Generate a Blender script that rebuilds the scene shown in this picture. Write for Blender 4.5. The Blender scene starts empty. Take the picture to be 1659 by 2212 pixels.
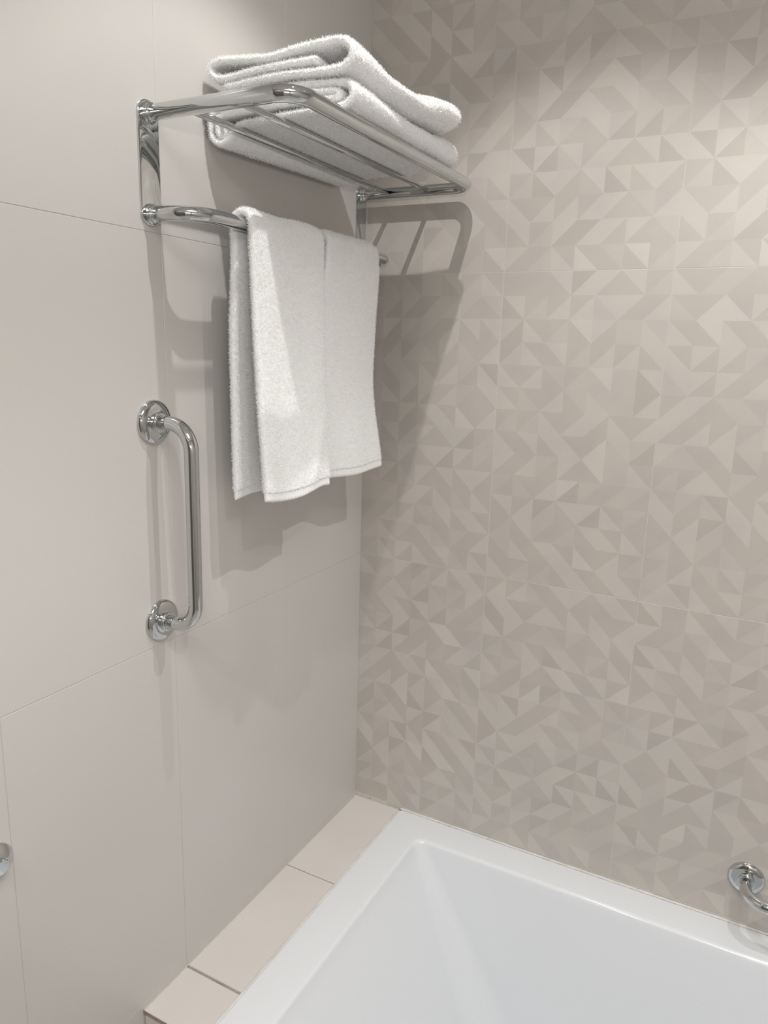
import bpy, math, random
import numpy as np
from mathutils import Matrix, Vector

random.seed(7)
RNG = np.random.default_rng(7)
S = bpy.context.scene
COL = S.collection

# ------------------------------------------------------------------ camera
# World: left wall is x=0, patterned wall is y=0, z=0 is a tile joint about 1.19 m above the floor.
FPX = 1601.98
cd = bpy.data.cameras.new('camera')
cam = bpy.data.objects.new('camera', cd)
COL.objects.link(cam)
cd.sensor_fit = 'VERTICAL'
cd.sensor_height = 24.0
cd.lens = FPX / 2212 * 24.0
cd.clip_start = 0.02
cam.matrix_world = Matrix(((0.88315986, -0.12557145, 0.45195184, 0.79093344),
                           (0.46826140, 0.17939123, -0.86518787, -1.40577782),
                           (0.02756670, 0.97573080, 0.21723139, 0.45509930),
                           (0, 0, 0, 1)))
S.camera = cam

# ------------------------------------------------------------------ view
S.view_settings.view_transform = 'Standard'
S.view_settings.look = 'None'
S.view_settings.gamma = 1.0
S.view_settings.use_curve_mapping = False
S.view_settings.exposure = 0.06

FLOOR, CEIL = -1.19, 1.42
XR, YF = 1.84, -2.30          # right wall, wall behind the camera

# ------------------------------------------------------------------ world and room lights
w = bpy.data.worlds.new('world')
S.world = w
w.use_nodes = True
w.node_tree.nodes['Background'].inputs[0].default_value = (1.0, 0.97, 0.93, 1)
w.node_tree.nodes['Background'].inputs[1].default_value = 0.0

#        x, y, watts, cone degrees, blend, label
SPOTS = [(0.42, -0.64, 19.0, 100, 0.35, 'recessed ceiling spotlight almost straight above the towel rack'),
         (1.03, -0.50, 22.0, 104, 0.40, 'recessed ceiling spotlight above the middle of the bathtub'),
         (1.25, -1.35, 18.0, 120, 0.5, 'recessed ceiling spotlight above the floor in front of the bathtub'),
         (0.50, -2.02, 16.0, 120, 0.4, 'recessed ceiling spotlight just inside the bathroom door'),
         (0.95, -2.02, 10.0, 120, 0.4, 'recessed ceiling spotlight beside the door, farther from the plain wall')]
AIM = {0: (math.radians(7), math.radians(-3), 0)}      # the lamp over the rack is tilted towards the patterned wall
LAMP_COL = (1.0, 0.992, 0.978)
# added soft fill light over the middle of the room, shaped as a panel
FILL_PANEL = dict(loc=(1.05, -1.45, CEIL - 0.012), size=(0.55, 0.55), watts=6.0)


def tag(o, label=None, cat=None, group=None, kind=None):
    if label: o['label'] = label
    if cat: o['category'] = cat
    if group: o['group'] = group
    if kind: o['kind'] = kind
    return o


def empty(name, loc):
    o = bpy.data.objects.new(name, None)
    o.location = loc
    o.empty_display_size = 0.02
    COL.objects.link(o)
    return o


def link(name, me, parent=None, mats=()):
    for m in mats:
        me.materials.append(m)
    o = bpy.data.objects.new(name, me)
    COL.objects.link(o)
    if parent is not None:
        o.parent = parent
        o.matrix_parent_inverse = Matrix.Translation(-Vector(parent.location))
    return o


def mesh(name, V, F, smooth=False):
    me = bpy.data.meshes.new(name)
    me.from_pydata([tuple(map(float, v)) for v in V], [], F)
    if smooth:
        me.polygons.foreach_set('use_smooth', [True] * len(me.polygons))
    me.update()
    return me


class MB:
    """collects shapes that belong to ONE part"""
    def __init__(self): self.V, self.F = [], []

    def add(self, V, F):
        b = len(self.V)
        self.V += [tuple(map(float, v)) for v in V]
        self.F += [tuple(i + b for i in f) for f in F]
        return self

    def box(self, x0, x1, y0, y1, z0, z1):
        V = [(x, y, z) for x in (x0, x1) for y in (y0, y1) for z in (z0, z1)]
        return self.add(V, [(0, 1, 3, 2), (4, 6, 7, 5), (0, 4, 5, 1), (2, 3, 7, 6), (0, 2, 6, 4), (1, 5, 7, 3)])

    def slab(self, O, U, W, N, u0, u1, w0, w1, t, b):
        """bevelled tile: O origin, U/W in-plane axes, N outward, thickness t, bevel b"""
        O, U, W, N = map(np.array, (O, U, W, N))
        P = lambda u, v, n: tuple(O + U * u + W * v + N * n)
        V = [P(u, v, 0) for u, v in ((u0, w0), (u1, w0), (u1, w1), (u0, w1))]
        V += [P(u, v, t - b) for u, v in ((u0, w0), (u1, w0), (u1, w1), (u0, w1))]
        V += [P(u, v, t) for u, v in ((u0 + b, w0 + b), (u1 - b, w0 + b), (u1 - b, w1 - b), (u0 + b, w1 - b))]
        F = [(0, 1, 5, 4), (1, 2, 6, 5), (2, 3, 7, 6), (3, 0, 4, 7), (4, 5, 9, 8), (5, 6, 10, 9), (6, 7, 11, 10), (7, 4, 8, 11), (8, 9, 10, 11)]
        if np.dot(np.cross(U, W), N) < 0:
            F = [f[::-1] for f in F]
        return self.add(V, F)

    def lathe(self, C, ax, up, prof, n=48):
        """prof: (distance along ax, radius)"""
        C, ax, up = Vector(C), Vector(ax).normalized(), Vector(up).normalized()
        sd = ax.cross(up)
        V, F = [], []
        for d, r in prof:
            for k in range(n):
                a = 2 * math.pi * k / n
                V.append(C + ax * d + (up * math.cos(a) + sd * math.sin(a)) * r)
        for i in range(len(prof) - 1):
            for k in range(n):
                k2 = (k + 1) % n
                F.append((i * n + k, (i + 1) * n + k, (i + 1) * n + k2, i * n + k2))
        F.append(tuple(range(n)))
        F.append(tuple(reversed(range((len(prof) - 1) * n, len(prof) * n))))
        return self.add(V, F)

    def tube(self, pts, r, n=28, caps=True):
        P = [Vector(p) for p in pts]
        V, F = [], []
        up = None
        for i, p in enumerate(P):
            t = (P[min(i + 1, len(P) - 1)] - P[max(i - 1, 0)]).normalized()
            if up is None:
                up = Vector((0, 0, 1)) if abs(t.z) < .9 else Vector((0, 1, 0))
            up = (up - t * up.dot(t)).normalized()
            sd = t.cross(up)
            for k in range(n):
                a = 2 * math.pi * k / n
                V.append(p + (up * math.cos(a) + sd * math.sin(a)) * r)
        for i in range(len(P) - 1):
            for k in range(n):
                k2 = (k + 1) % n
                F.append((i * n + k, i * n + k2, (i + 1) * n + k2, (i + 1) * n + k))
        if caps:
            F.append(tuple(reversed(range(n))))
            F.append(tuple(range((len(P) - 1) * n, len(P) * n)))
        return self.add(V, F)

    def build(self, name, m, parent=None, smooth=False, angle=None):
        me = mesh(name, self.V, self.F, smooth)
        o = link(name, me, parent, [m])
        if angle is not None:
            me.polygons.foreach_set('use_smooth', [True] * len(me.polygons))
            me.set_sharp_from_angle(angle=math.radians(angle))
        return o


def rounded_path(pts, R, n=14):
    """polyline with circular fillets of radius R at inner corners"""
    pts = [Vector(p) for p in pts]
    out = [pts[0]]
    for i in range(1, len(pts) - 1):
        a, b, c = pts[i - 1], pts[i], pts[i + 1]
        u, v = (a - b).normalized(), (c - b).normalized()
        ang = u.angle(v)
        d = R / math.tan(ang / 2)
        p0, p1 = b + u * d, b + v * d
        cen = b + (u + v).normalized() * (R / math.sin(ang / 2))
        for k in range(n + 1):
            s = k / n
            a0, a1 = (p0 - cen), (p1 - cen)
            out.append(cen + a0.normalized().slerp(a1.normalized(), s) * R)
    out.append(pts[-1])
    return out


# ------------------------------------------------------------------ materials
def mat(name, col=(1, 1, 1), rough=.5, metal=0., spec=.5):
    m = bpy.data.materials.new(name)
    m.use_nodes = True
    b = m.node_tree.nodes['Principled BSDF']
    b.inputs['Base Color'].default_value = (*col, 1)
    b.inputs['Roughness'].default_value = rough
    b.inputs['Metallic'].default_value = metal
    b.inputs['Specular IOR Level'].default_value = spec
    return m


def nodes(m):
    nt = m.node_tree
    return nt, nt.nodes['Principled BSDF'], nt.nodes.new, nt.links.new


def cloudy(m, c0, c1, scale, bump=0.0, bscale=60):
    """gentle cloudy print between two colours"""
    nt, b, N, L = nodes(m)
    tc = N('ShaderNodeTexCoord')
    nz = N('ShaderNodeTexNoise'); nz.inputs['Scale'].default_value = scale; nz.inputs['Detail'].default_value = 3
    L(tc.outputs['Object'], nz.inputs['Vector'])
    r = N('ShaderNodeValToRGB')
    r.color_ramp.elements[0].position = .35; r.color_ramp.elements[0].color = (*c0, 1)
    r.color_ramp.elements[1].position = .65; r.color_ramp.elements[1].color = (*c1, 1)
    L(nz.outputs['Fac'], r.inputs['Fac']); L(r.outputs['Color'], b.inputs['Base Color'])
    if bump:
        n2 = N('ShaderNodeTexNoise'); n2.inputs['Scale'].default_value = bscale; n2.inputs['Detail'].default_value = 2
        L(tc.outputs['Object'], n2.inputs['Vector'])
        bp = N('ShaderNodeBump'); bp.inputs['Strength'].default_value = bump; bp.inputs['Distance'].default_value = .001
        L(n2.outputs['Fac'], bp.inputs['Height']); L(bp.outputs['Normal'], b.inputs['Normal'])
    return m


TILE = cloudy(mat('plain_wall_tile', rough=.34), (.598, .575, .545), (.620, .598, .570), 2.3, .05, 9)
TAUPE = cloudy(mat('taupe_wall_tile', rough=.34), (.44, .415, .39), (.47, .445, .42), 2.3)
LEDGE = cloudy(mat('ledge_tile', rough=.5), (.665, .62, .585), (.70, .66, .63), 5, .1, 80)
GROUT = mat('tile_grout', (.50, .47, .43), .9)
GROUT_PALE = mat('pale_grout', (.605, .575, .53), .8)
GROUT_DARK = cloudy(mat('ledge_grout', rough=.9), (.30, .25, .22), (.42, .37, .33), 40, .4, 300)
SEAL = cloudy(mat('white_sealant', rough=.5), (.66, .64, .59), (.76, .75, .72), 30, .3, 120)
ACRYL = mat('white_acrylic', (.805, .825, .85), .12, 0, .5)
ACRYL.node_tree.nodes['Principled BSDF'].inputs['Coat Weight'].default_value = .3
CHROME = mat('polished_chrome', (.62, .64, .64), .03, 1)
PAINT = mat('ceiling_paint', (.80, .79, .76), .8)
CLAYM = cloudy(mat('bare_tile_edge', rough=.9), (.30, .225, .18), (.40, .31, .255), 60)
FLOORM = cloudy(mat('floor_tile', rough=.35), (.50, .48, .45), (.56, .54, .51), 3)
DOORM = mat('door_laminate', (.20, .17, .15), .5)
DARKM = mat('dark_door_frame', (.06, .055, .05), .4)
LAMPM = mat('lamp_lens', (1, 1, 1), .4)
b_ = LAMPM.node_tree.nodes['Principled BSDF']
b_.inputs['Emission Color'].default_value = (1, .95, .88, 1)
b_.inputs['Emission Strength'].default_value = 25
PANELM = mat('fill_panel_opal', (1, 1, 1), .4)
RING = mat('white_lamp_ring', (.8, .8, .8), .4)

# patterned tile: shade attribute 0..1 drives the printed colour
PATT = mat('patterned_wall_tile', rough=.36)
nt, b, N, L = nodes(PATT)
at = N('ShaderNodeAttribute'); at.attribute_name = 'shade'
rp = N('ShaderNodeValToRGB')
rp.color_ramp.elements[0].position = 0; rp.color_ramp.elements[0].color = (.480, .445, .409, 1)
rp.color_ramp.elements[1].position = 1; rp.color_ramp.elements[1].color = (.592, .556, .515, 1)
L(at.outputs['Fac'], rp.inputs['Fac'])
tc = N('ShaderNodeTexCoord'); nz = N('ShaderNodeTexNoise'); nz.inputs['Scale'].default_value = 16; nz.inputs['Detail'].default_value = 5
L(tc.outputs['Object'], nz.inputs['Vector'])
mx = N('ShaderNodeMix'); mx.data_type = 'RGBA'; mx.blend_type = 'MULTIPLY'; mx.inputs['Factor'].default_value = 1
r2 = N('ShaderNodeValToRGB')
r2.color_ramp.elements[0].position = .3; r2.color_ramp.elements[0].color = (.95, .95, .96, 1)
r2.color_ramp.elements[1].position = .7; r2.color_ramp.elements[1].color = (1.03, 1.02, 1.0, 1)
L(nz.outputs['Fac'], r2.inputs['Fac'])
L(rp.outputs['Color'], mx.inputs['A']); L(r2.outputs['Color'], mx.inputs['B']); L(mx.outputs['Result'], b.inputs['Base Color'])

# terry cloth
TERRY = mat('white_terry_cloth', (.985, .982, .978), .9, 0, .2)
nt, b, N, L = nodes(TERRY)
b.inputs['Sheen Weight'].default_value = 1.0
b.inputs['Sheen Roughness'].default_value = .5
tc = N('ShaderNodeTexCoord')
v = N('ShaderNodeTexVoronoi'); v.inputs['Scale'].default_value = 620
nz = N('ShaderNodeTexNoise'); nz.inputs['Scale'].default_value = 330; nz.inputs['Detail'].default_value = 4
L(tc.outputs['Object'], v.inputs['Vector']); L(tc.outputs['Object'], nz.inputs['Vector'])
ad = N('ShaderNodeMath'); ad.operation = 'ADD'
L(v.outputs['Distance'], ad.inputs[0]); L(nz.outputs['Fac'], ad.inputs[1])
bp = N('ShaderNodeBump'); bp.inputs['Strength'].default_value = .35; bp.inputs['Distance'].default_value = .0010
L(ad.outputs[0], bp.inputs['Height']); L(bp.outputs['Normal'], b.inputs['Normal'])
HEM = mat('woven_towel_hem', (.91, .905, .90), .8, 0, .2)
nt, b, N, L = nodes(HEM)
tc = N('ShaderNodeTexCoord'); wv = N('ShaderNodeTexNoise'); wv.inputs['Scale'].default_value = 500
L(tc.outputs['Object'], wv.inputs['Vector'])
bp = N('ShaderNodeBump'); bp.inputs['Strength'].default_value = .25; bp.inputs['Distance'].default_value = .0006
L(wv.outputs['Fac'], bp.inputs['Height']); L(bp.outputs['Normal'], b.inputs['Normal'])

# ------------------------------------------------------------------ room shell
TW, TH = 0.30, 0.60
G = 0.0009                     # joint width


def tiles_plane(O, U, W, N, us, ws, m, name, ext, grout):
    """wall = grout slab with bevelled tiles on it; us/ws = joint positions"""
    t = 0.003
    mb = MB()
    for i in range(len(us) - 1):
        for j in range(len(ws) - 1):
            mb.slab(O, U, W, N, us[i] + G / 2, us[i + 1] - G / 2, ws[j] + G / 2, ws[j + 1] - G / 2, t, .0004)
    nface = len(mb.F)
    mb.box(*ext)
    me = mesh(name, mb.V, mb.F)
    o = link(name, me, None, [m, grout])
    idx = [0] * nface + [1] * (len(mb.F) - nface)
    me.polygons.foreach_set('material_index', idx)
    o['kind'] = 'structure'
    return o


T = 0.003
zs = [FLOOR, -1.2 + .01, -.6, 0, .6, 1.2, CEIL]
zs = [FLOOR, -.6, 0, .6, 1.2, CEIL]
ysL = [0, .2876, .5873, .8878] + [.8878 + .3 * k for k in range(1, 5)] + [-YF]
# left wall: U = -y
tiles_plane((-T, 0, 0), (0, -1, 0), (0, 0, 1), (1, 0, 0), ysL, zs, TILE, 'wall_left', (-.10, -T + .0026, YF - .05, .05, FLOOR - .02, CEIL + .02), GROUT)
xsR = [0, .2995, .6042, .905, 1.206, 1.507, XR]
tiles_plane((XR + T, YF, 0), (0, 1, 0), (0, 0, 1), (-1, 0, 0), [0, .2, .5, .8, 1.1, 1.4, 1.7, 2.0, -YF], zs, TAUPE, 'wall_right', (XR + T - .0018, XR + .10, YF - .05, .05, FLOOR - .02, CEIL + .02), GROUT)
tiles_plane((0, YF - T, 0), (1, 0, 0), (0, 0, 1), (0, 1, 0), [.95, 1.25, 1.55, XR], zs, TILE, 'wall_front', (-.05, XR + .05, YF - .10, YF - T + .0018, FLOOR - .02, CEIL + .02), GROUT)

PATTERN = {}   # (tile column, tile row) -> 14 strings, top row first; filled below
PATTERN_TEXT = r'''
0 2
/11 \20 /12 /21 \13 \12 \23
/11 \20 /12 /21 \13 \12 \23
\20 /12 \30 \13 /20 /13 \31
\20 \03 \30 \30 /20 /21 \23
\02 \20 \03 \03 \03 /12 \13
\11 \11 /20 /02 \03 /30 /20
\11 \11 /11 \20 \30 \02 /12
\11 \02 /12 /21 /21 /20 /13
\11 \20 /12 /21 /12 /13 /31
\12 \11 /20 /12 /13 /03 /33
\11 \21 \13 /12 /21 \12 \13
\21 \12 \21 \20 \12 \31 \13
/21 /12 \22 /02 \21 /31 \21
\21 \21 /21 /32 /21 /12 \14
1 2
/12 \21 /23 \13 \31 /12 /31
/12 \13 /31 \13 \31 /12 /31
/21 \31 /12 \13 \21 /13 /31
/12 \21 /23 \13 \31 /12 /31
\31 /32 /31 \13 \31 \12 /13
\21 /13 /13 /02 \31 \13 \21
\11 \30 /31 /13 \30 /12 /03
\12 /30 /03 \31 \13 \21 \13
/13 \13 /21 \13 /20 /20 /21
\30 /30 \23 /13 /31 \13 \03
/12 \03 /31 \24 \03 \13 /31
\31 /13 /13 /13 /31 \12 /13
\13 /12 /30 /03 /31 /31 \12
/31 /12 \31 \41 \12 \14 /12
0 1
\11 \21 \20 \22 \13 /12 \31
/21 /20 /20 /02 /23 /21 \12
\11 /30 /21 /21 /13 \13 \13
/01 /02 /02 \21 /31 \21 /13
\11 \02 \21 \31 /13 /21 \30
\11 \20 /20 /31 /13 /21 \13
\11 \00 /20 \13 \31 \41 /13
\11 \02 /02 /31 \13 /30 /12
\11 \01 /31 \13 /30 /31 /21
\21 /20 \21 /31 \13 \13 /31
/11 /12 /13 /31 \31 \21 \31
/01 /13 /13 \12 \13 \13 \31
/12 \31 /21 \13 \21 /21 /13
/12 \31 /31 \31 \13 \21 \31
1 1
/11 /11 \13 /03 /31 \13 /12
\03 /12 /13 /13 \23 /31 /13
/20 \31 /12 \14 /31 /22 \32
/02 \31 \13 /12 /13 /13 \13
\31 /13 \12 /12 \24 /22 \03
\31 \21 /13 \12 \32 /22 /03
/12 /12 \31 /13 /31 \31 /13
\31 \13 \13 \31 /14 \23 /20
/31 /13 /21 /31 \14 /22 \31
/21 \21 /13 /40 /21 /12 /21
\13 /13 /02 \13 /30 \31 /21
/12 \13 /21 /12 \13 \31 \31
\12 \31 \13 \31 \41 /13 /12
\31 /12 /12 \13 \31 \13 \31
2 1
\31 /12 /21 /11 \13 /31 \13
\21 /14 \41 /31 \31 /13 \12
\31 \14 \31 \13 /21 \13 /31
\31 /31 /31 /21 /12 \31 \13
\23 /31 /31 /13 \13 /21 /31
/13 /31 \12 \21 /31 \13 \21
/31 /13 /13 /12 \31 /12 \13
/32 \21 \13 \02 \11 /31 \13
/12 /13 \31 /21 /13 \31 /12
\31 /21 \20 \31 \31 /13 \31
\13 /13 /02 \13 \13 \31 /21
/12 \13 /21 \21 /12 /31 \13
/12 /13 \12 \13 /12 \31 /13
/23 \31 \31 \13 /12 \13 \31
0 0
\31 /12 /31 /02 /13 \13 \31
\11 /13 \31 /20 \21 /21 /31
\21 \13 \31 \03 /20 /21 /12
\31 /20 /30 /21 \14 \41 /12
/12 /30 /31 /13 /12 /13 /31
/13 /31 \13 \31 \41 \12 \14
/31 /13 /14 /13 \13 \41 \21
/20 \21 \14 \03 /13 \31 \13
/02 /13 \31 /31 /03 \23 \31
\31 /21 \30 \31 \41 \13 \30
\03 /13 /02 \14 \04 \41 \13
/02 \13 /21 \21 /13 \31 \21
/02 /13 \12 \13 /12 /13 \13
/11 \10 \31 \13 /02 /22 \12
1 0
/13 /13 \21 \13 /31 \13 \31
\03 \31 /13 \31 \31 \31 /13
\30 /31 /12 \21 /21 \13 \13
/12 \12 \31 \03 \31 /21 \31
\31 /21 /31 \14 \41 \13 /14
/21 /13 /14 /02 \31 \13 \21
\32 \30 /31 /13 \21 /12 /12
\03 /31 /13 \31 \13 /21 \13
/03 \13 /31 \13 /20 /20 /32
\31 /31 \12 /13 /30 \13 \03
/12 \03 /31 \13 \03 \13 /31
\31 /13 /12 /03 /31 /21 /12
\13 /12 /31 /02 /12 /22 /21
/31 /12 \31 \31 \12 \13 /11
2 0
\03 \11 \31 \13 /12 /31 \13
/31 /12 \12 \31 /12 /31 \13
\03 \31 \31 \21 /30 \13 /31
\13 \21 \13 /12 /31 /13 \31
/13 \31 \31 /12 \13 \31 /21
/12 /13 /03 \31 /02 /31 \13
\23 /03 \31 /12 /20 \13 /31
/31 \13 \03 \30 /13 \11 \13
\31 /12 /30 /03 /02 \03 /31
\03 /21 /31 \13 \13 \31 /13
/31 \11 /14 \13 \11 /31 \12
\30 \31 /31 /12 /21 /12 /31
/21 /12 /31 /32 /20 /12 \13
\12 \21 \31 /12 \13 /11 /31
'''
_pl = PATTERN_TEXT.strip().split('\n')
for _i in range(0, len(_pl), 15):
    PATTERN[tuple(int(v) for v in _pl[_i].split())] = _pl[_i + 1:_i + 15]
PATTERN[(2, 2)] = PATTERN[(1, 2)]

NC, NR = 7, 14


def cell_code(ci, rj):
    """ci column from the corner, rj row counted upwards from z=-0.6; returns (diag, shadeA, shadeB)"""
    tcol, trow = ci // NC, rj // NR
    rows = PATTERN.get((tcol, trow))
    if rows:
        s = rows[NR - 1 - rj % NR].split()
        k = ci % NC
        if k < len(s) and len(s[k]) == 3:
            return s[k][0], int(s[k][1]) / 4, int(s[k][2]) / 4
    rr = random.Random(ci * 1000 + rj)
    return rr.choice('/\\'), rr.randint(0, 4) / 4, rr.randint(0, 4) / 4


def patterned_wall():
    V, F, sh = [], [], []
    rows = [(-1, FLOOR, -.6)] + [(0, -.6, 0.), (1, 0., .6), (2, .6, 1.2), (3, 1.2, CEIL)]
    for tc_ in range(6):
        x0, x1 = xsR[tc_] + G / 2, xsR[tc_ + 1] - G / 2
        for tr, z0f, z1f in rows:
            z0, z1 = z0f + G / 2, z1f - G / 2
            bv = .0003
            cw = (x1 - x0 - 2 * bv) / NC
            nr = NR if tr in (0, 1, 2) else (5 if tr == 3 else 14)
            ch = (z1 - z0 - 2 * bv) / nr
            yb = 0.0
            for i in range(NC):
                for j in range(nr):
                    a, c = x0 + bv + i * cw, z0 + bv + j * ch
                    bb = len(V)
                    V += [(a, yb, c), (a + cw, yb, c), (a + cw, yb, c + ch), (a, yb, c + ch)]
                    d, s1, s2 = cell_code(tc_ * NC + i, tr * NR + j)
                    if d == '/':      # diagonal from lower left to upper right: first shade = upper left
                        F += [(bb, bb + 2, bb + 3), (bb, bb + 1, bb + 2)]
                    else:             # '\\' from upper left to lower right: first shade = lower left
                        F += [(bb, bb + 1, bb + 3), (bb + 1, bb + 2, bb + 3)]
                    sh += [s1, s2]
            # bevel skirt
            q = [(x0 + bv, 0, z0 + bv), (x1 - bv, 0, z0 + bv), (x1 - bv, 0, z1 - bv), (x0 + bv, 0, z1 - bv),
                 (x0, bv, z0), (x1, bv, z0), (x1, bv, z1), (x0, bv, z1), (x0, T, z0), (x1, T, z0), (x1, T, z1), (x0, T, z1)]
            bb = len(V); V += q
            for k in range(4):
                k2 = (k + 1) % 4
                F += [(bb + k, bb + k + 4, bb + k2 + 4, bb + k2), (bb + k + 4, bb + k + 8, bb + k2 + 8, bb + k2 + 4)]
                sh += [.6, .6]
    nf = len(F)
    mb = MB(); mb.box(-.05, XR + .05, T - .0027, .10, FLOOR - .02, CEIL + .02)
    bb = len(V); V += mb.V; F += [tuple(i + bb for i in f) for f in mb.F]; sh += [0.5] * len(mb.F)
    me = mesh('wall_back', V, F)
    o = link('wall_back', me, None, [PATT, GROUT_PALE])
    me.polygons.foreach_set('material_index', [0] * nf + [1] * (len(F) - nf))
    a = me.attributes.new('shade', 'FLOAT', 'FACE')
    a.data.foreach_set('value', sh)
    o['kind'] = 'structure'


patterned_wall()
tag(MB().box(-.1, XR + .1, YF - .1, .1, FLOOR - .1, FLOOR).build('floor', FLOORM), kind='structure')
tag(MB().box(-.1, XR + .1, YF - .1, .1, CEIL, CEIL + .1).build('ceiling', PAINT), kind='structure')
# door behind the camera (seen only as dark lines in the chrome)
d = tag(MB().box(.12, .90, YF - .004, YF + .03, FLOOR, .88).build('door_1', DOORM), kind='structure')
MB().box(.06, .12, YF - .004, YF + .045, FLOOR, .94).box(.90, .96, YF - .004, YF + .045, FLOOR, .94).box(.12, .90, YF - .004, YF + .045, .88, .94).build('door_frame', DARKM, d)

# tiled ledge between left wall and bathtub
LW, LZ, LY = 0.1175, -0.6095, -0.689
led = tag(MB().box(.0, LW - .0015, LY + .006, -.0, FLOOR, LZ - .0035).build('trim_1', GROUT_DARK), kind='structure')
mb = MB()
lj = [(-.0012, -.2864), (-.2888, -.5848), (-.5898, LY)]
for a, c in lj:
    mb.slab((0, 0, LZ - .008), (1, 0, 0), (0, -1, 0), (0, 0, 1), .0012, LW, -a, -c, .008, .0008)
mb.build('ledge_tile', LEDGE, led)
mb = MB()
mb.slab((0, LY + .006, 0), (1, 0, 0), (0, 0, 1), (0, -1, 0), .0012, LW, -1.0, LZ - .0110, .0045, .0008)
mb.build('front_tile', LEDGE, led)
MB().box(.0012, LW, LY - .0004, LY + .004, LZ - .0078, LZ - .0011).build('tile_edge', CLAYM, led)
# sealant beads: wavy thin strips
def bead(name, pts, r, m):
    pts = [Vector(p) for p in pts]
    out = []
    for i in range(len(pts) - 1):
        n = max(2, int((pts[i + 1] - pts[i]).length / .006))
        for k in range(n):
            p = pts[i].lerp(pts[i + 1], k / n)
            out.append(p + Vector((random.uniform(-1, 1), random.uniform(-1, 1), random.uniform(-.6, .2))) * .0003)
    out.append(pts[-1])
    return MB().tube(out, r, 10).build(name, m, None, True)
tag(bead('trim_2', [(.1205, LY, LZ - .0015), (.1205, -.001, LZ - .0015)], .0034, SEAL), kind='structure')
tag(bead('trim_3', [(.122, -.0012, -.6052), (XR - .004, -.0012, -.6052)], .0026, SEAL), kind='structure')
tag(bead('trim_4', [(.0005, LY, LZ - .0008), (.0005, -.001, LZ - .0008), (.119, -.0005, LZ - .0008)], .0022, GROUT), kind='structure')

# ------------------------------------------------------------------ bathtub
def rrect(x0, x1, y0, y1, r, n=10):
    pts = []
    for cx, cy, a0 in ((x1 - r, y1 - r, 0), (x0 + r, y1 - r, 90), (x0 + r, y0 + r, 180), (x1 - r, y0 + r, 270)):
        for k in range(n + 1):
            a = math.radians(a0 + 90 * k / n)
            pts.append((cx + r * math.cos(a), cy + r * math.sin(a)))
    return pts


def bathtub():
    TZ = -.605
    X0, X1, Y0, Y1 = .1235, XR - .004, -.70, -.0028
    loops = []   # (x0,x1,y0,y1,r,z)
    loops.append((X0 + .006, X1 - .006, Y0 + .012, Y1 - .006, .006, FLOOR + .002))
    loops.append((X0 + .001, X1 - .001, Y0 + .004, Y1 - .001, .006, TZ - .045))
    loops.append((X0, X1, Y0, Y1, .006, TZ - .04))
    loops.append((X0, X1, Y0, Y1, .006, TZ - .004))
    for k in range(1, 6):
        a = math.pi / 2 * k / 5
        o_ = .004 * (1 - math.cos(a)); z = TZ - .004 + .004 * math.sin(a)
        loops.append((X0 + o_, X1 - o_, Y0 + o_, Y1 - o_, .006, z))
    # inner opening
    ix0, ix1, iy0, iy1 = .197, XR - .11, -.632, -.072
    R = .009
    for k in range(0, 8):
        a = math.pi / 2 * .88 * k / 7
        dx = R * math.sin(a); dz = R * (1 - math.cos(a))
        loops.append((ix0 + dx, ix1 - dx, iy0 + dx, iy1 - dx, .022 + dx * .3, TZ - dz))
    # walls down
    D = .42
    zz0 = TZ - R
    last = loops[-1]
    for k in range(1, 25):
        s = k / 24
        # basin profile: long recline at left, steeper elsewhere, round into the floor
        cur = s ** 1.0
        f = lambda run: run * cur + .05 * max(0, (s - .80) / .2) ** 2
        z = zz0 - D * (1 - (1 - s) ** 1.0) if s < .8 else zz0 - D * (.8 + .2 * math.sin((s - .8) / .2 * math.pi / 2))
        loops.append((last[0] + f(.235), last[1] - f(.07), last[2] + f(.045), last[3] - f(.060), .025 + .075 * s, z))
    l2 = loops[-1]
    for k in range(1, 4):
        e = .03 * k
        loops.append((l2[0] + e, l2[1] - e, l2[2] + e, l2[3] - e, .09, l2[5] - .001 * k))
    V, F = [], []
    n = None
    for x0, x1, y0, y1, r, z in loops:
        p = rrect(x0, x1, y0, y1, r)
        n = len(p)
        V += [(x, y, z) for x, y in p]
    for i in range(len(loops) - 1):
        for k in range(n):
            k2 = (k + 1) % n
            F.append((i * n + k, i * n + k2, (i + 1) * n + k2, (i + 1) * n + k))
    F.append(tuple(range((len(loops) - 1) * n, len(loops) * n)))
    root = empty('bathtub', (X0 + .85, -.35, FLOOR))
    tag(root, 'white rectangular bathtub with a wide flat rim set against the triangle patterned wall', 'bathtub')
    me = mesh('tub_shell', V, F, True)
    o = link('tub_shell', me, root, [ACRYL])
    me.set_sharp_from_angle(angle=math.radians(50))
    MB().lathe((1.45, -.35, TZ - R - D - .0035), (0, 0, 1), (0, 1, 0), [(0, .03), (.003, .03), (.004, .026), (.0035, .008)]).build('drain_cap', CHROME, root, angle=30)
    return root


bathtub()

# ------------------------------------------------------------------ towel rack
YN, YFR = -.606, -.0315          # near and far bracket
ZT, ZB = .749, .6225
RX, BX = .2375, .0745            # how far the shelf rail and the towel bar stand off the wall
RT = .0104


def ring(mb, C, ax, prof):
    up = (0, 0, 1) if abs(ax[2]) < .5 else (0, 1, 0)
    mb.lathe(C, ax, up, prof)


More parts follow.
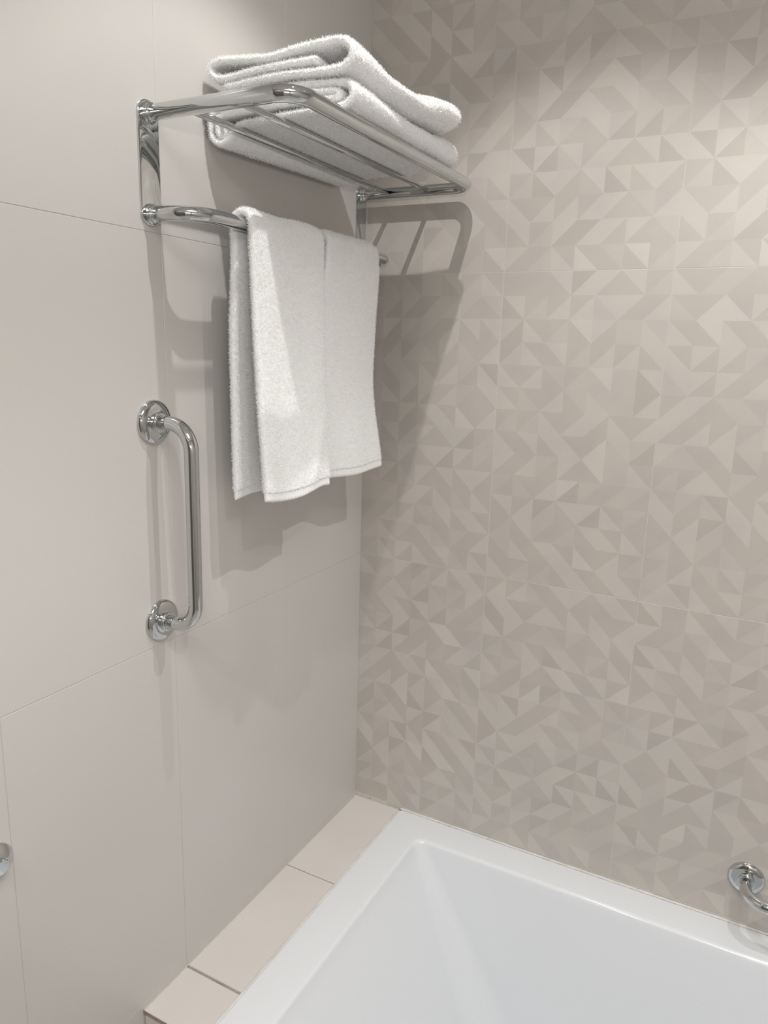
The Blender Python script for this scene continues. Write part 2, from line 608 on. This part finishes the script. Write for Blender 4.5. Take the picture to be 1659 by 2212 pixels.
def towel_rack():
    root = empty('towel_rack', (0, (YN + YFR) / 2, .61))
    tag(root, 'chrome wall mounted hotel towel rack with shelf rods above and one hanging bar below', 'towel rack')
    for y in (YN, YFR):
        # stadium plate
        zc0, zc1, r = .6255, .7475, .0185
        pr = []
        for k in range(21):
            a = math.pi * k / 20
            pr.append((r * math.cos(a), zc1 + r * math.sin(a)))
        for k in range(21):
            a = math.pi + math.pi * k / 20
            pr.append((r * math.cos(a), zc0 + r * math.sin(a)))
        V, F = [], []
        prof = [(0.0, 1.0), (.0022, 1.0), (.0030, .985), (.0036, .95), (.0038, .90)]
        for xx, sc in prof:
            for a_, z_ in pr:
                cz = zc1 if z_ > zc1 else (zc0 if z_ < zc0 else z_)
                V.append((xx, y + a_ * sc, cz + (z_ - cz) * sc))
        n = len(pr)
        for i in range(len(prof) - 1):
            for k in range(n):
                k2 = (k + 1) % n
                F.append((i * n + k, i * n + k2, (i + 1) * n + k2, (i + 1) * n + k))
        F.append(tuple(range((len(prof) - 1) * n, len(prof) * n)))
        MB().add(V, F).build('mounting_plate', CHROME, root, angle=25)
        for z in (ZT, ZB):
            mb = MB()
            ring(mb, (.0034, y, z), (1, 0, 0), [(0, .0135), (.003, .0138), (.0042, .0125), (.0050, .0118), (.0062, .0128), (.0085, .0128), (.0096, .0118), (.0106, .0112), (.0112, .0104)])
            mb.build('collar', CHROME, root, angle=40)
    p = rounded_path([(.006, YN, ZT), (RX, YN, ZT), (RX, YFR, ZT), (.006, YFR, ZT)], .036)
    MB().tube(p, RT, 32).build('shelf_rail', CHROME, root, True)
    p = rounded_path([(.006, YN, ZB), (BX, YN, ZB), (BX, YFR, ZB), (.006, YFR, ZB)], .045)
    MB().tube(p, .0100, 32).build('towel_bar', CHROME, root, True)
    for x in (.067, .148):
        MB().tube([(x, YN + .004, ZT), (x, YN + .2, ZT), (x, YFR - .004, ZT)], .0047, 20).build('shelf_rod', CHROME, root, True)


towel_rack()


# ------------------------------------------------------------------ grab bars
def grab_bar(name, O, N, A, label, length=.301):
    """O first flange centre on wall, N outward normal, A axis towards second flange"""
    O, N, A = Vector(O), Vector(N), Vector(A)
    root = empty(name, O)
    tag(root, label, 'grab bar', 'chrome grab bars')
    for q in (O, O + A * length):
        mb = MB()
        prof = [(0, .0318), (.0025, .0318), (.0055, .0305), (.0078, .0275), (.0092, .0235), (.0098, .020), (.0100, .0150),
                (.0104, .0142), (.0118, .0148), (.0150, .0150), (.0168, .0144), (.0176, .0128), (.0176, .0115)]
        mb.lathe(q, N, A, prof, 64)
        mb.build('flange', CHROME, root, angle=45)
    H = .0700
    q = O + A * length
    p = rounded_path([O + N * .008, O + N * H, q + N * H, q + N * .008], .038)
    MB().tube(p, .0103, 32).build('handrail', CHROME, root, True)
    return root


grab_bar('grab_bar', (0, -.6155, .3408), (1, 0, 0), (0, 0, -1), 'vertical chrome grab bar on the plain tiled wall below the towel rack')
grab_bar('grab_bar', (.8490, 0, -.5020), (0, -1, 0), (1, 0, 0), 'chrome grab bar on the triangle patterned wall just above the tub rim')

# chrome fitting cut by the left edge of the frame
fr = empty('wall_flange', (0, -.9135, -.1850))
tag(fr, 'small round chrome flange low on the plain wall, cut by the left frame edge', 'wall fitting')
MB().lathe((0, -.9135, -.1850), (1, 0, 0), (0, 0, 1), [(0, .0250), (.0015, .0250), (.0035, .0238), (.0085, .0165), (.0115, .0120), (.0120, .0104)], 56).build('rose', CHROME, fr, angle=35)
MB().lathe((.0120, -.9135, -.1850), (1, 0, 0), (0, 0, 1), [(0, .0105), (.004, .0105), (.0055, .009), (.0058, .004)], 40).build('cap', CHROME, fr, angle=35)


# ------------------------------------------------------------------ towels
def catmull(P, step):
    P = np.array(P, float)
    Q = np.vstack([2 * P[0] - P[1], P, 2 * P[-1] - P[-2]])
    out = []
    for i in range(1, len(Q) - 2):
        p0, p1, p2, p3 = Q[i - 1], Q[i], Q[i + 1], Q[i + 2]
        for t in np.linspace(0, 1, 24, endpoint=False):
            # centripetal-like (uniform CR damped)
            m1, m2 = (p2 - p0) * .5, (p3 - p1) * .5
            d = np.linalg.norm(p2 - p1)
            for m_ in (m1, m2):
                l_ = np.linalg.norm(m_)
                if l_ > d: m_ *= d / l_
            out.append((2 * t**3 - 3 * t**2 + 1) * p1 + (t**3 - 2 * t**2 + t) * m1 + (-2 * t**3 + 3 * t**2) * p2 + (t**3 - t**2) * m2)
    out.append(P[-1])
    out = np.array(out)
    s = np.r_[0, np.cumsum(np.linalg.norm(np.diff(out, axis=0), axis=1))]
    n = max(3, int(s[-1] / step))
    q = np.linspace(0, s[-1], n)
    return np.c_[np.interp(q, s, out[:, 0]), np.interp(q, s, out[:, 1])], q


def ribbon(path, y0, y1, t, step, warp=None, jitter=.0005, tend=(True, True), edge=None, tfun=None, slice_=None, ridges=0.):
    """thick cloth sheet: cross-section follows path (x,z), swept from y0 to y1; returns V, F"""
    C, s = catmull(path, step)
    tg = np.gradient(C, axis=0)
    tg /= np.linalg.norm(tg, axis=1)[:, None] + 1e-9
    nr = np.c_[-tg[:, 1], tg[:, 0]]
    full_len = s[-1]
    if slice_:
        k = (s >= slice_[0] * s[-1] if slice_[0] < 1 else s >= slice_[0]) & (s <= slice_[1] * s[-1])
        C, s, nr = C[k], s[k], nr[k]
    ny = max(4, int(abs(y1 - y0) / step))
    e = edge if edge is not None else t * .55
    # y samples with extra density at both edges
    ys = [0.0]
    for k in range(1, 7): ys.append(e * (1 - math.cos(math.pi / 2 * k / 6)))
    inner = np.linspace(e, abs(y1 - y0) - e, ny)[1:-1]
    full = np.r_[ys, inner, [abs(y1 - y0) - v for v in reversed(ys)]]
    L_ = abs(y1 - y0)
    h = np.minimum(full, L_ - full)
    fac = np.sqrt(np.clip(1 - (1 - np.minimum(h / e, 1)) ** 2, 0, 1))
    fac = np.maximum(fac, .06)
    n = len(C)
    # end rounding along the path
    def endf():
        f = np.ones(n)
        r = t * .5
        if tend[0]:
            d_ = s - s[0]; f = np.minimum(f, np.sqrt(np.clip(1 - (1 - np.minimum(d_ / r, 1)) ** 2, .01, 1)))
        if tend[1]:
            d_ = s[-1] - s; f = np.minimum(f, np.sqrt(np.clip(1 - (1 - np.minimum(d_ / r, 1)) ** 2, .01, 1)))
        return f
    ef = endf()
    V = np.zeros((len(full), 2 * n, 3))
    sgn = 1 if y1 > y0 else -1
    for j, (yy, fc) in enumerate(zip(full, fac)):
        th = t * .5 * fc * ef
        if tfun is not None: th = th * tfun(s, yy / L_)
        V[j, :n, 0] = C[:, 0] + nr[:, 0] * th; V[j, :n, 2] = C[:, 1] + nr[:, 1] * th
        V[j, n:, 0] = (C[:, 0] - nr[:, 0] * th)[::-1]; V[j, n:, 2] = (C[:, 1] - nr[:, 1] * th)[::-1]
        V[j, :, 1] = y0 + sgn * yy
    m = 2 * n
    ss = np.r_[s, s[::-1]]
    V = V.reshape(-1, 3)
    SS = np.tile(ss, len(full)); YY = np.repeat(full / L_, m)
    if warp is not None:
        V = warp(V, SS, YY, full_len)
    if jitter:
        V = V + RNG.normal(0, jitter, V.shape)
    F = []
    idx = np.arange(len(full) * m).reshape(len(full), m)
    a = idx[:-1, :]; b_ = np.roll(idx, -1, axis=1)[:-1, :]; c = np.roll(idx, -1, axis=1)[1:, :]; d_ = idx[1:, :]
    quads = np.stack([a, b_, c, d_], -1).reshape(-1, 4)
    F = quads.tolist()
    for j in (0, len(full) - 1):       # close both side edges
        for k in range(n - 1):
            q = (int(idx[j, k]), int(idx[j, k + 1]), int(idx[j, m - 2 - k]), int(idx[j, m - 1 - k]))
            F.append(q if j else q[::-1])
    return V, F


def terry_loops(V, F, per=3, length=.0013, wid=.00042):
    """short terry loops: slim triangles that grow out of the cloth's own vertices"""
    V = np.asarray(V); Q = np.array([f for f in F if len(f) == 4])
    fn = np.cross(V[Q[:, 2]] - V[Q[:, 0]], V[Q[:, 3]] - V[Q[:, 1]])
    N_ = np.zeros_like(V)
    for c in range(4): np.add.at(N_, Q[:, c], fn)
    N_ /= np.linalg.norm(N_, axis=1)[:, None] + 1e-12
    newV, newF = [V], list(F)
    base = len(V)
    for k in range(per):
        tip = V + N_ * (length * RNG.uniform(.5, 1.0, (len(V), 1))) + RNG.normal(0, length * .62, V.shape)
        sd = RNG.normal(0, 1, V.shape); sd /= np.linalg.norm(sd, axis=1)[:, None]
        a, b_ = tip + sd * wid, tip - sd * wid
        newV += [a, b_]
        n = len(V)
        tri = np.stack([np.arange(n), base + np.arange(n), base + n + np.arange(n)], 1)
        newF += tri.tolist()
        base += 2 * n
    return np.vstack(newV), newF


def cloth(name, V, F, parent, m):
    me = bpy.data.meshes.new(name)
    nq = len(F)
    if m is TERRY:
        V, F = terry_loops(V, F)
    me.from_pydata(V.tolist(), [], F)
    me.polygons.foreach_set('use_smooth', [i < nq for i in range(len(me.polygons))])
    me.update()
    return link(name, me, parent, [m])


def hanging_towel(label, ya, yb, xf, xb, zbf, zbb, warp, seed):
    """folded towel over the bar: back flap, over, front flap"""
    t = .0115
    cx, cz, r = BX, ZB, .0103 + t / 2
    # hem heights
    hh = .0165
    def prof():
        P = [(xb, zbb), (xb, zbb + .02), (xb + .001, zbb + .12), (xb + .003, zbb + .26), (cx - r - .001, cz - .05)]
        P += [(cx - r * math.cos(a), cz + r * math.sin(a)) for a in np.linspace(0, math.pi, 9)]
        P += [(cx + r + .001, cz - .04), ((cx + r) * .5 + xf * .5, cz - .13), (xf, cz - .25), (xf + .001, zbf + .05), (xf, zbf)]
        return P
    P = prof()
    root = empty('hanging_towel', (cx, (ya + yb) / 2, zbf))
    tag(root, label, 'towel', 'white hand towels on the hanging bar')
    _, s = catmull(P, .002)
    Ls = s[-1]
    f0, f1 = hh / Ls, 1 - hh / Ls
    V, F = ribbon(P, ya, yb, t, .0019, warp, .00022, (False, False), slice_=(f0 - .003, f1 + .003))
    cloth('terry_body', V, F, root, TERRY)
    def ridge(s_, y_): return .86 + .10 * np.sin(y_ * 2 * math.pi * 31) * np.ones_like(s_)
    V, F = ribbon(P, ya, yb, t, .0011, warp, .00008, (False, True), slice_=(f1 - .001, 1), tfun=ridge)
    cloth('hem', V, F, root, HEM)
    V, F = ribbon(P, ya, yb, t, .0011, warp, .00008, (True, False), slice_=(0, f0 + .001), tfun=ridge)
    cloth('hem', V, F, root, HEM)
    return root


def warp_a(V, s, y, L_):
    u = s / L_                      # 0 back hem, 1 front hem
    x, yy, z = V[:, 0].copy(), V[:, 1].copy(), V[:, 2].copy()
    front = np.clip((u - .52) / .48, 0, 1); back = np.clip((.48 - u) / .48, 0, 1)
    # soft vertical waves growing to the hems
    x += front ** 1.3 * (.0045 * np.sin(y * 7.5 + .4 + front * 1.2) + .0018 * np.sin(y * 15 + 1))
    x += back ** 1.2 * .0022 * np.sin(y * 8 + 2.2)
    yy += back * .010 * (1 - y)
    # curl at the far lower front corner
    x += np.clip((y - .8) / .2, 0, 1) ** 2 * np.clip((front - .8) / .2, 0, 1) * .010
    # the lower half swings out from the bar
    x += np.clip((front - .5) / .5, 0, 1) ** 1.5 * (.008 + .014 * np.exp(-((y - .62) / .22) ** 2))
    # a diagonal crease on the lower front
    dcr = (y - .78) * .17 - (z - .27) * .45
    x += .0030 * np.exp(-(dcr / .012) ** 2) * np.clip((front - .55) / .2, 0, 1) * np.clip((1 - front) / .06, 0, 1)
    # panels narrow a little towards the far edge and the hem line sways
    yy -= front * .012 * y
    yy += front * .006 * (1 - y)
    z += front ** 4 * (.006 * np.sin(y * 6.0 + 2.6)) + back ** 4 * .004 * np.sin(y * 5)
    z += np.exp(-((u - .5) / .06) ** 2) * .0015 * np.sin(y * 9 + 1)
    return np.c_[x, yy, z]


def warp_b(V, s, y, L_):
    u = s / L_
    x, yy, z = V[:, 0].copy(), V[:, 1].copy(), V[:, 2].copy()
    front = np.clip((u - .52) / .48, 0, 1); back = np.clip((.48 - u) / .48, 0, 1)
    x += front ** 1.4 * (.0035 * np.sin(y * 6.5 + 3.0) + .0022 * np.sin(y * 13 + .5) * front)
    x += back ** 1.2 * .004 * np.sin(y * 7 + .5)
    # swelling on the lower right that catches the light
    x += np.clip((front - .55) / .45, 0, 1) ** 1.5 * (.004 + .019 * np.clip((y - .3) / .6, 0, 1))
    yy += front * .016 * y
    yy -= np.clip(front / .35, 0, 1) * .024 * (1 - y) ** 2
    z += front ** 4 * (.004 * np.sin(y * 5.0 + 2.4)) + back ** 4 * .008 * np.sin(y * 7 + 1)
    z -= np.exp(-((u - .5) / .05) ** 2) * .004 * np.clip((y - .8) / .2, 0, 1) ** 2
    return np.c_[x, yy, z]


hanging_towel('white terry hand towel over the bar, nearer the grab bar, back flap showing', -.505, -.3120, .0965, .047, .2130, .2110, warp_a, 1)
hanging_towel('white terry hand towel over the bar, nearer the corner, with a neat ribbed hem', -.298, -.124, .0785, .0450, .2190, .2160, warp_b, 2)

# folded towels on the shelf
TL = .0092


def warp_low(V, s, y, L_):
    x, yy, z = V[:, 0].copy(), V[:, 1].copy(), V[:, 2].copy()
    z0 = .7545
    up = z > z0
    k = np.interp(y, [0, .25, .5, .75, .92, 1], [.97, .84, .74, .86, .98, .94])
    wgt = np.clip((x - .08) / .12, 0, 1)
    k = 1 + (k - 1) * (.4 + .6 * wgt)
    # bottom keeps lying on the rods and the rail
    z = np.where(up, z0 + (z - z0) * np.where(z > .768, k, 1 + (k - 1) * np.clip((z - z0) / .0135, 0, 1)), z)
    z = np.where(~up, z0 - (z0 - z) * (1 - .55 * y), z)
    x += .0012 * np.sin(y * 14 + z * 120) * (z > .762)
    x += np.where(x > .2, .003 * np.sin(y * 5 + .5) + .003 * y, 0)
    yy += .006 * np.sin(x * 30) * (1 - y) + .005 * np.sin(x * 22 + 2) * y
    yy -= np.clip((y - .6) / .4, 0, 1) * np.clip(z - .760, 0, 1) * .75
    return np.c_[x, yy, z]


low = [(.035, .758), (.037, .7505), (.031, .7465), (.0245, .751), (.0235, .763), (.030, .7735), (.050, .7765),
       (.12, .7745), (.20, .7745), (.224, .7755), (.2285, .7800), (.221, .7842), (.15, .7845), (.06, .7860), (.026, .7835), (.0145, .773),
       (.0125, .755), (.0165, .743), (.028, .7372), (.041, .7415), (.052, .7535), (.066, .7590), (.10, .7588), (.148, .7588), (.20, .7612), (.232, .7648),
       (.2455, .7715), (.2475, .7835), (.239, .7925), (.20, .7945), (.12, .7950), (.05, .7965), (.020, .7935), (.0075, .783), (.0058, .772)]
low = [(x, z - .0002) for x, z in low]
V, F = ribbon(low, -.497, -.133, TL, .0022, warp_low, .00025, edge=.006)
ft = empty('folded_towel', (.13, -.31, .757))
tag(ft, 'white bath towel folded flat and lying directly on the rack rods, under the other one', 'towel', 'folded bath towels on the shelf')
cloth('terry_body', V, F, ft, TERRY)


def warp_up(V, s, y, L_):
    x, yy, z = V[:, 0].copy(), V[:, 1].copy(), V[:, 2].copy()
    base = .7995
    wgt = np.clip((x - .08) / .14, 0, 1)
    prof = np.interp(y, [0, .14, .30, .46, .62, .80, .92, 1], [1.0, .93, .72, .69, .79, .93, .98, .98])
    prof = 1 + (prof - 1) * (.45 + .55 * wgt)
    drop = np.interp(y, [0, .3, .6, .85, 1], [0, -.0075, -.0100, -.0045, -.001]) * (.35 + .65 * wgt)
    z = base + (z - base) * prof + drop
    x += .0015 * np.sin(y * 12 + z * 150)
    x += y * .021 * np.clip((x - .1) / .15, 0, 1.2)
    yy += .005 * np.sin(x * 26 + 1) * (1 - y) + .004 * np.sin(x * 20) * y
    yy -= np.clip((y - .6) / .4, 0, 1) * np.clip(z - .80, 0, 1) * .15
    return np.c_[x, yy, z]


upp = [(.2066, .8192), (.1672, .8175), (.1061, .8175), (.0580, .8168), (.0333, .8178), (.0195, .8265), (.0187, .8366), (.0339, .8405), (.0746, .8355),
       (.1295, .8292), (.1672, .8336), (.2106, .8378), (.2386, .8385), (.2545, .8310), (.2585, .8200), (.2480, .8095), (.2358, .8055), (.2039, .8040),
       (.1370, .8050), (.0740, .8052), (.0411, .8055)]
upp = [(x - .006 * max(0, (x - .15) / .1), z + .002) for x, z in upp]
V, F = ribbon(upp, -.503, -.186, .0100, .0022, warp_up, .00028, edge=.006)
ft = empty('folded_towel', (.13, -.31, .80))
tag(ft, 'white bath towel loosely folded on top of the stack, open at its near end', 'towel', 'folded bath towels on the shelf')
cloth('terry_body', V, F, ft, TERRY)

# ------------------------------------------------------------------ lamps
for i, (x, y, W_, ang, bl, lab) in enumerate(SPOTS):
    root = empty('ceiling_spotlight', (x, y, CEIL))
    tag(root, lab, 'ceiling light', 'recessed ceiling spotlights')
    MB().lathe((x, y, CEIL), (0, 0, -1), (0, 1, 0), [(0, .042), (.003, .041), (.004, .038), (.004, .030), (.001, .028)], 40).build('trim_ring', RING, root, angle=30)
    ld = bpy.data.lights.new('spot', 'SPOT')
    ld.energy = W_; ld.color = LAMP_COL; ld.spot_size = math.radians(ang); ld.spot_blend = bl
    ld.shadow_soft_size = .006
    lo = bpy.data.objects.new('spot_bulb', ld)
    lo.location = (x, y, CEIL - .03)
    lo.rotation_euler = AIM.get(i, (0, 0, 0))
    COL.objects.link(lo)
    lo.parent = root; lo.matrix_parent_inverse = Matrix.Translation(-Vector(root.location))
px, py, pz = FILL_PANEL['loc']
root = empty('fill_panel', (px, py, CEIL))  # unseen area light and frame, added to raise the ambient fill
tag(root, 'added square fill light under the ceiling, out of frame above the camera', 'ceiling light')
MB().box(px - .30, px + .30, py - .30, py + .30, CEIL - .010, CEIL - .0005).build('fill_panel_frame', RING, root)
ld = bpy.data.lights.new('panel', 'AREA')
ld.shape = 'RECTANGLE'; ld.size, ld.size_y = FILL_PANEL['size']; ld.energy = FILL_PANEL['watts']; ld.color = (1.0, .985, .965)
lo = bpy.data.objects.new('fill_panel_light', ld); lo.location = FILL_PANEL['loc']
COL.objects.link(lo)
lo.parent = root; lo.matrix_parent_inverse = Matrix.Translation(-Vector(root.location))

# vanity lamp bar on the wall behind the camera
vx0, vx1, vz = 1.12, 1.72, .62
root = empty('vanity_lamp', ((vx0 + vx1) / 2, YF, vz))
tag(root, 'horizontal opal vanity lamp bar on the wall behind the camera', 'wall lamp')
MB().box(vx0, vx1, YF, YF + .045, vz - .045, vz + .045).build('housing', RING, root)
ld = bpy.data.lights.new('vanity', 'AREA')
ld.shape = 'RECTANGLE'; ld.size, ld.size_y = vx1 - vx0 - .02, .07; ld.energy = 8.5; ld.color = (1.0, .985, .965)
lo = bpy.data.objects.new('vanity_light', ld); lo.location = ((vx0 + vx1) / 2, YF + .048, vz)
lo.rotation_euler = (math.radians(90), 0, 0)
COL.objects.link(lo)
lo.parent = root; lo.matrix_parent_inverse = Matrix.Translation(-Vector(root.location))
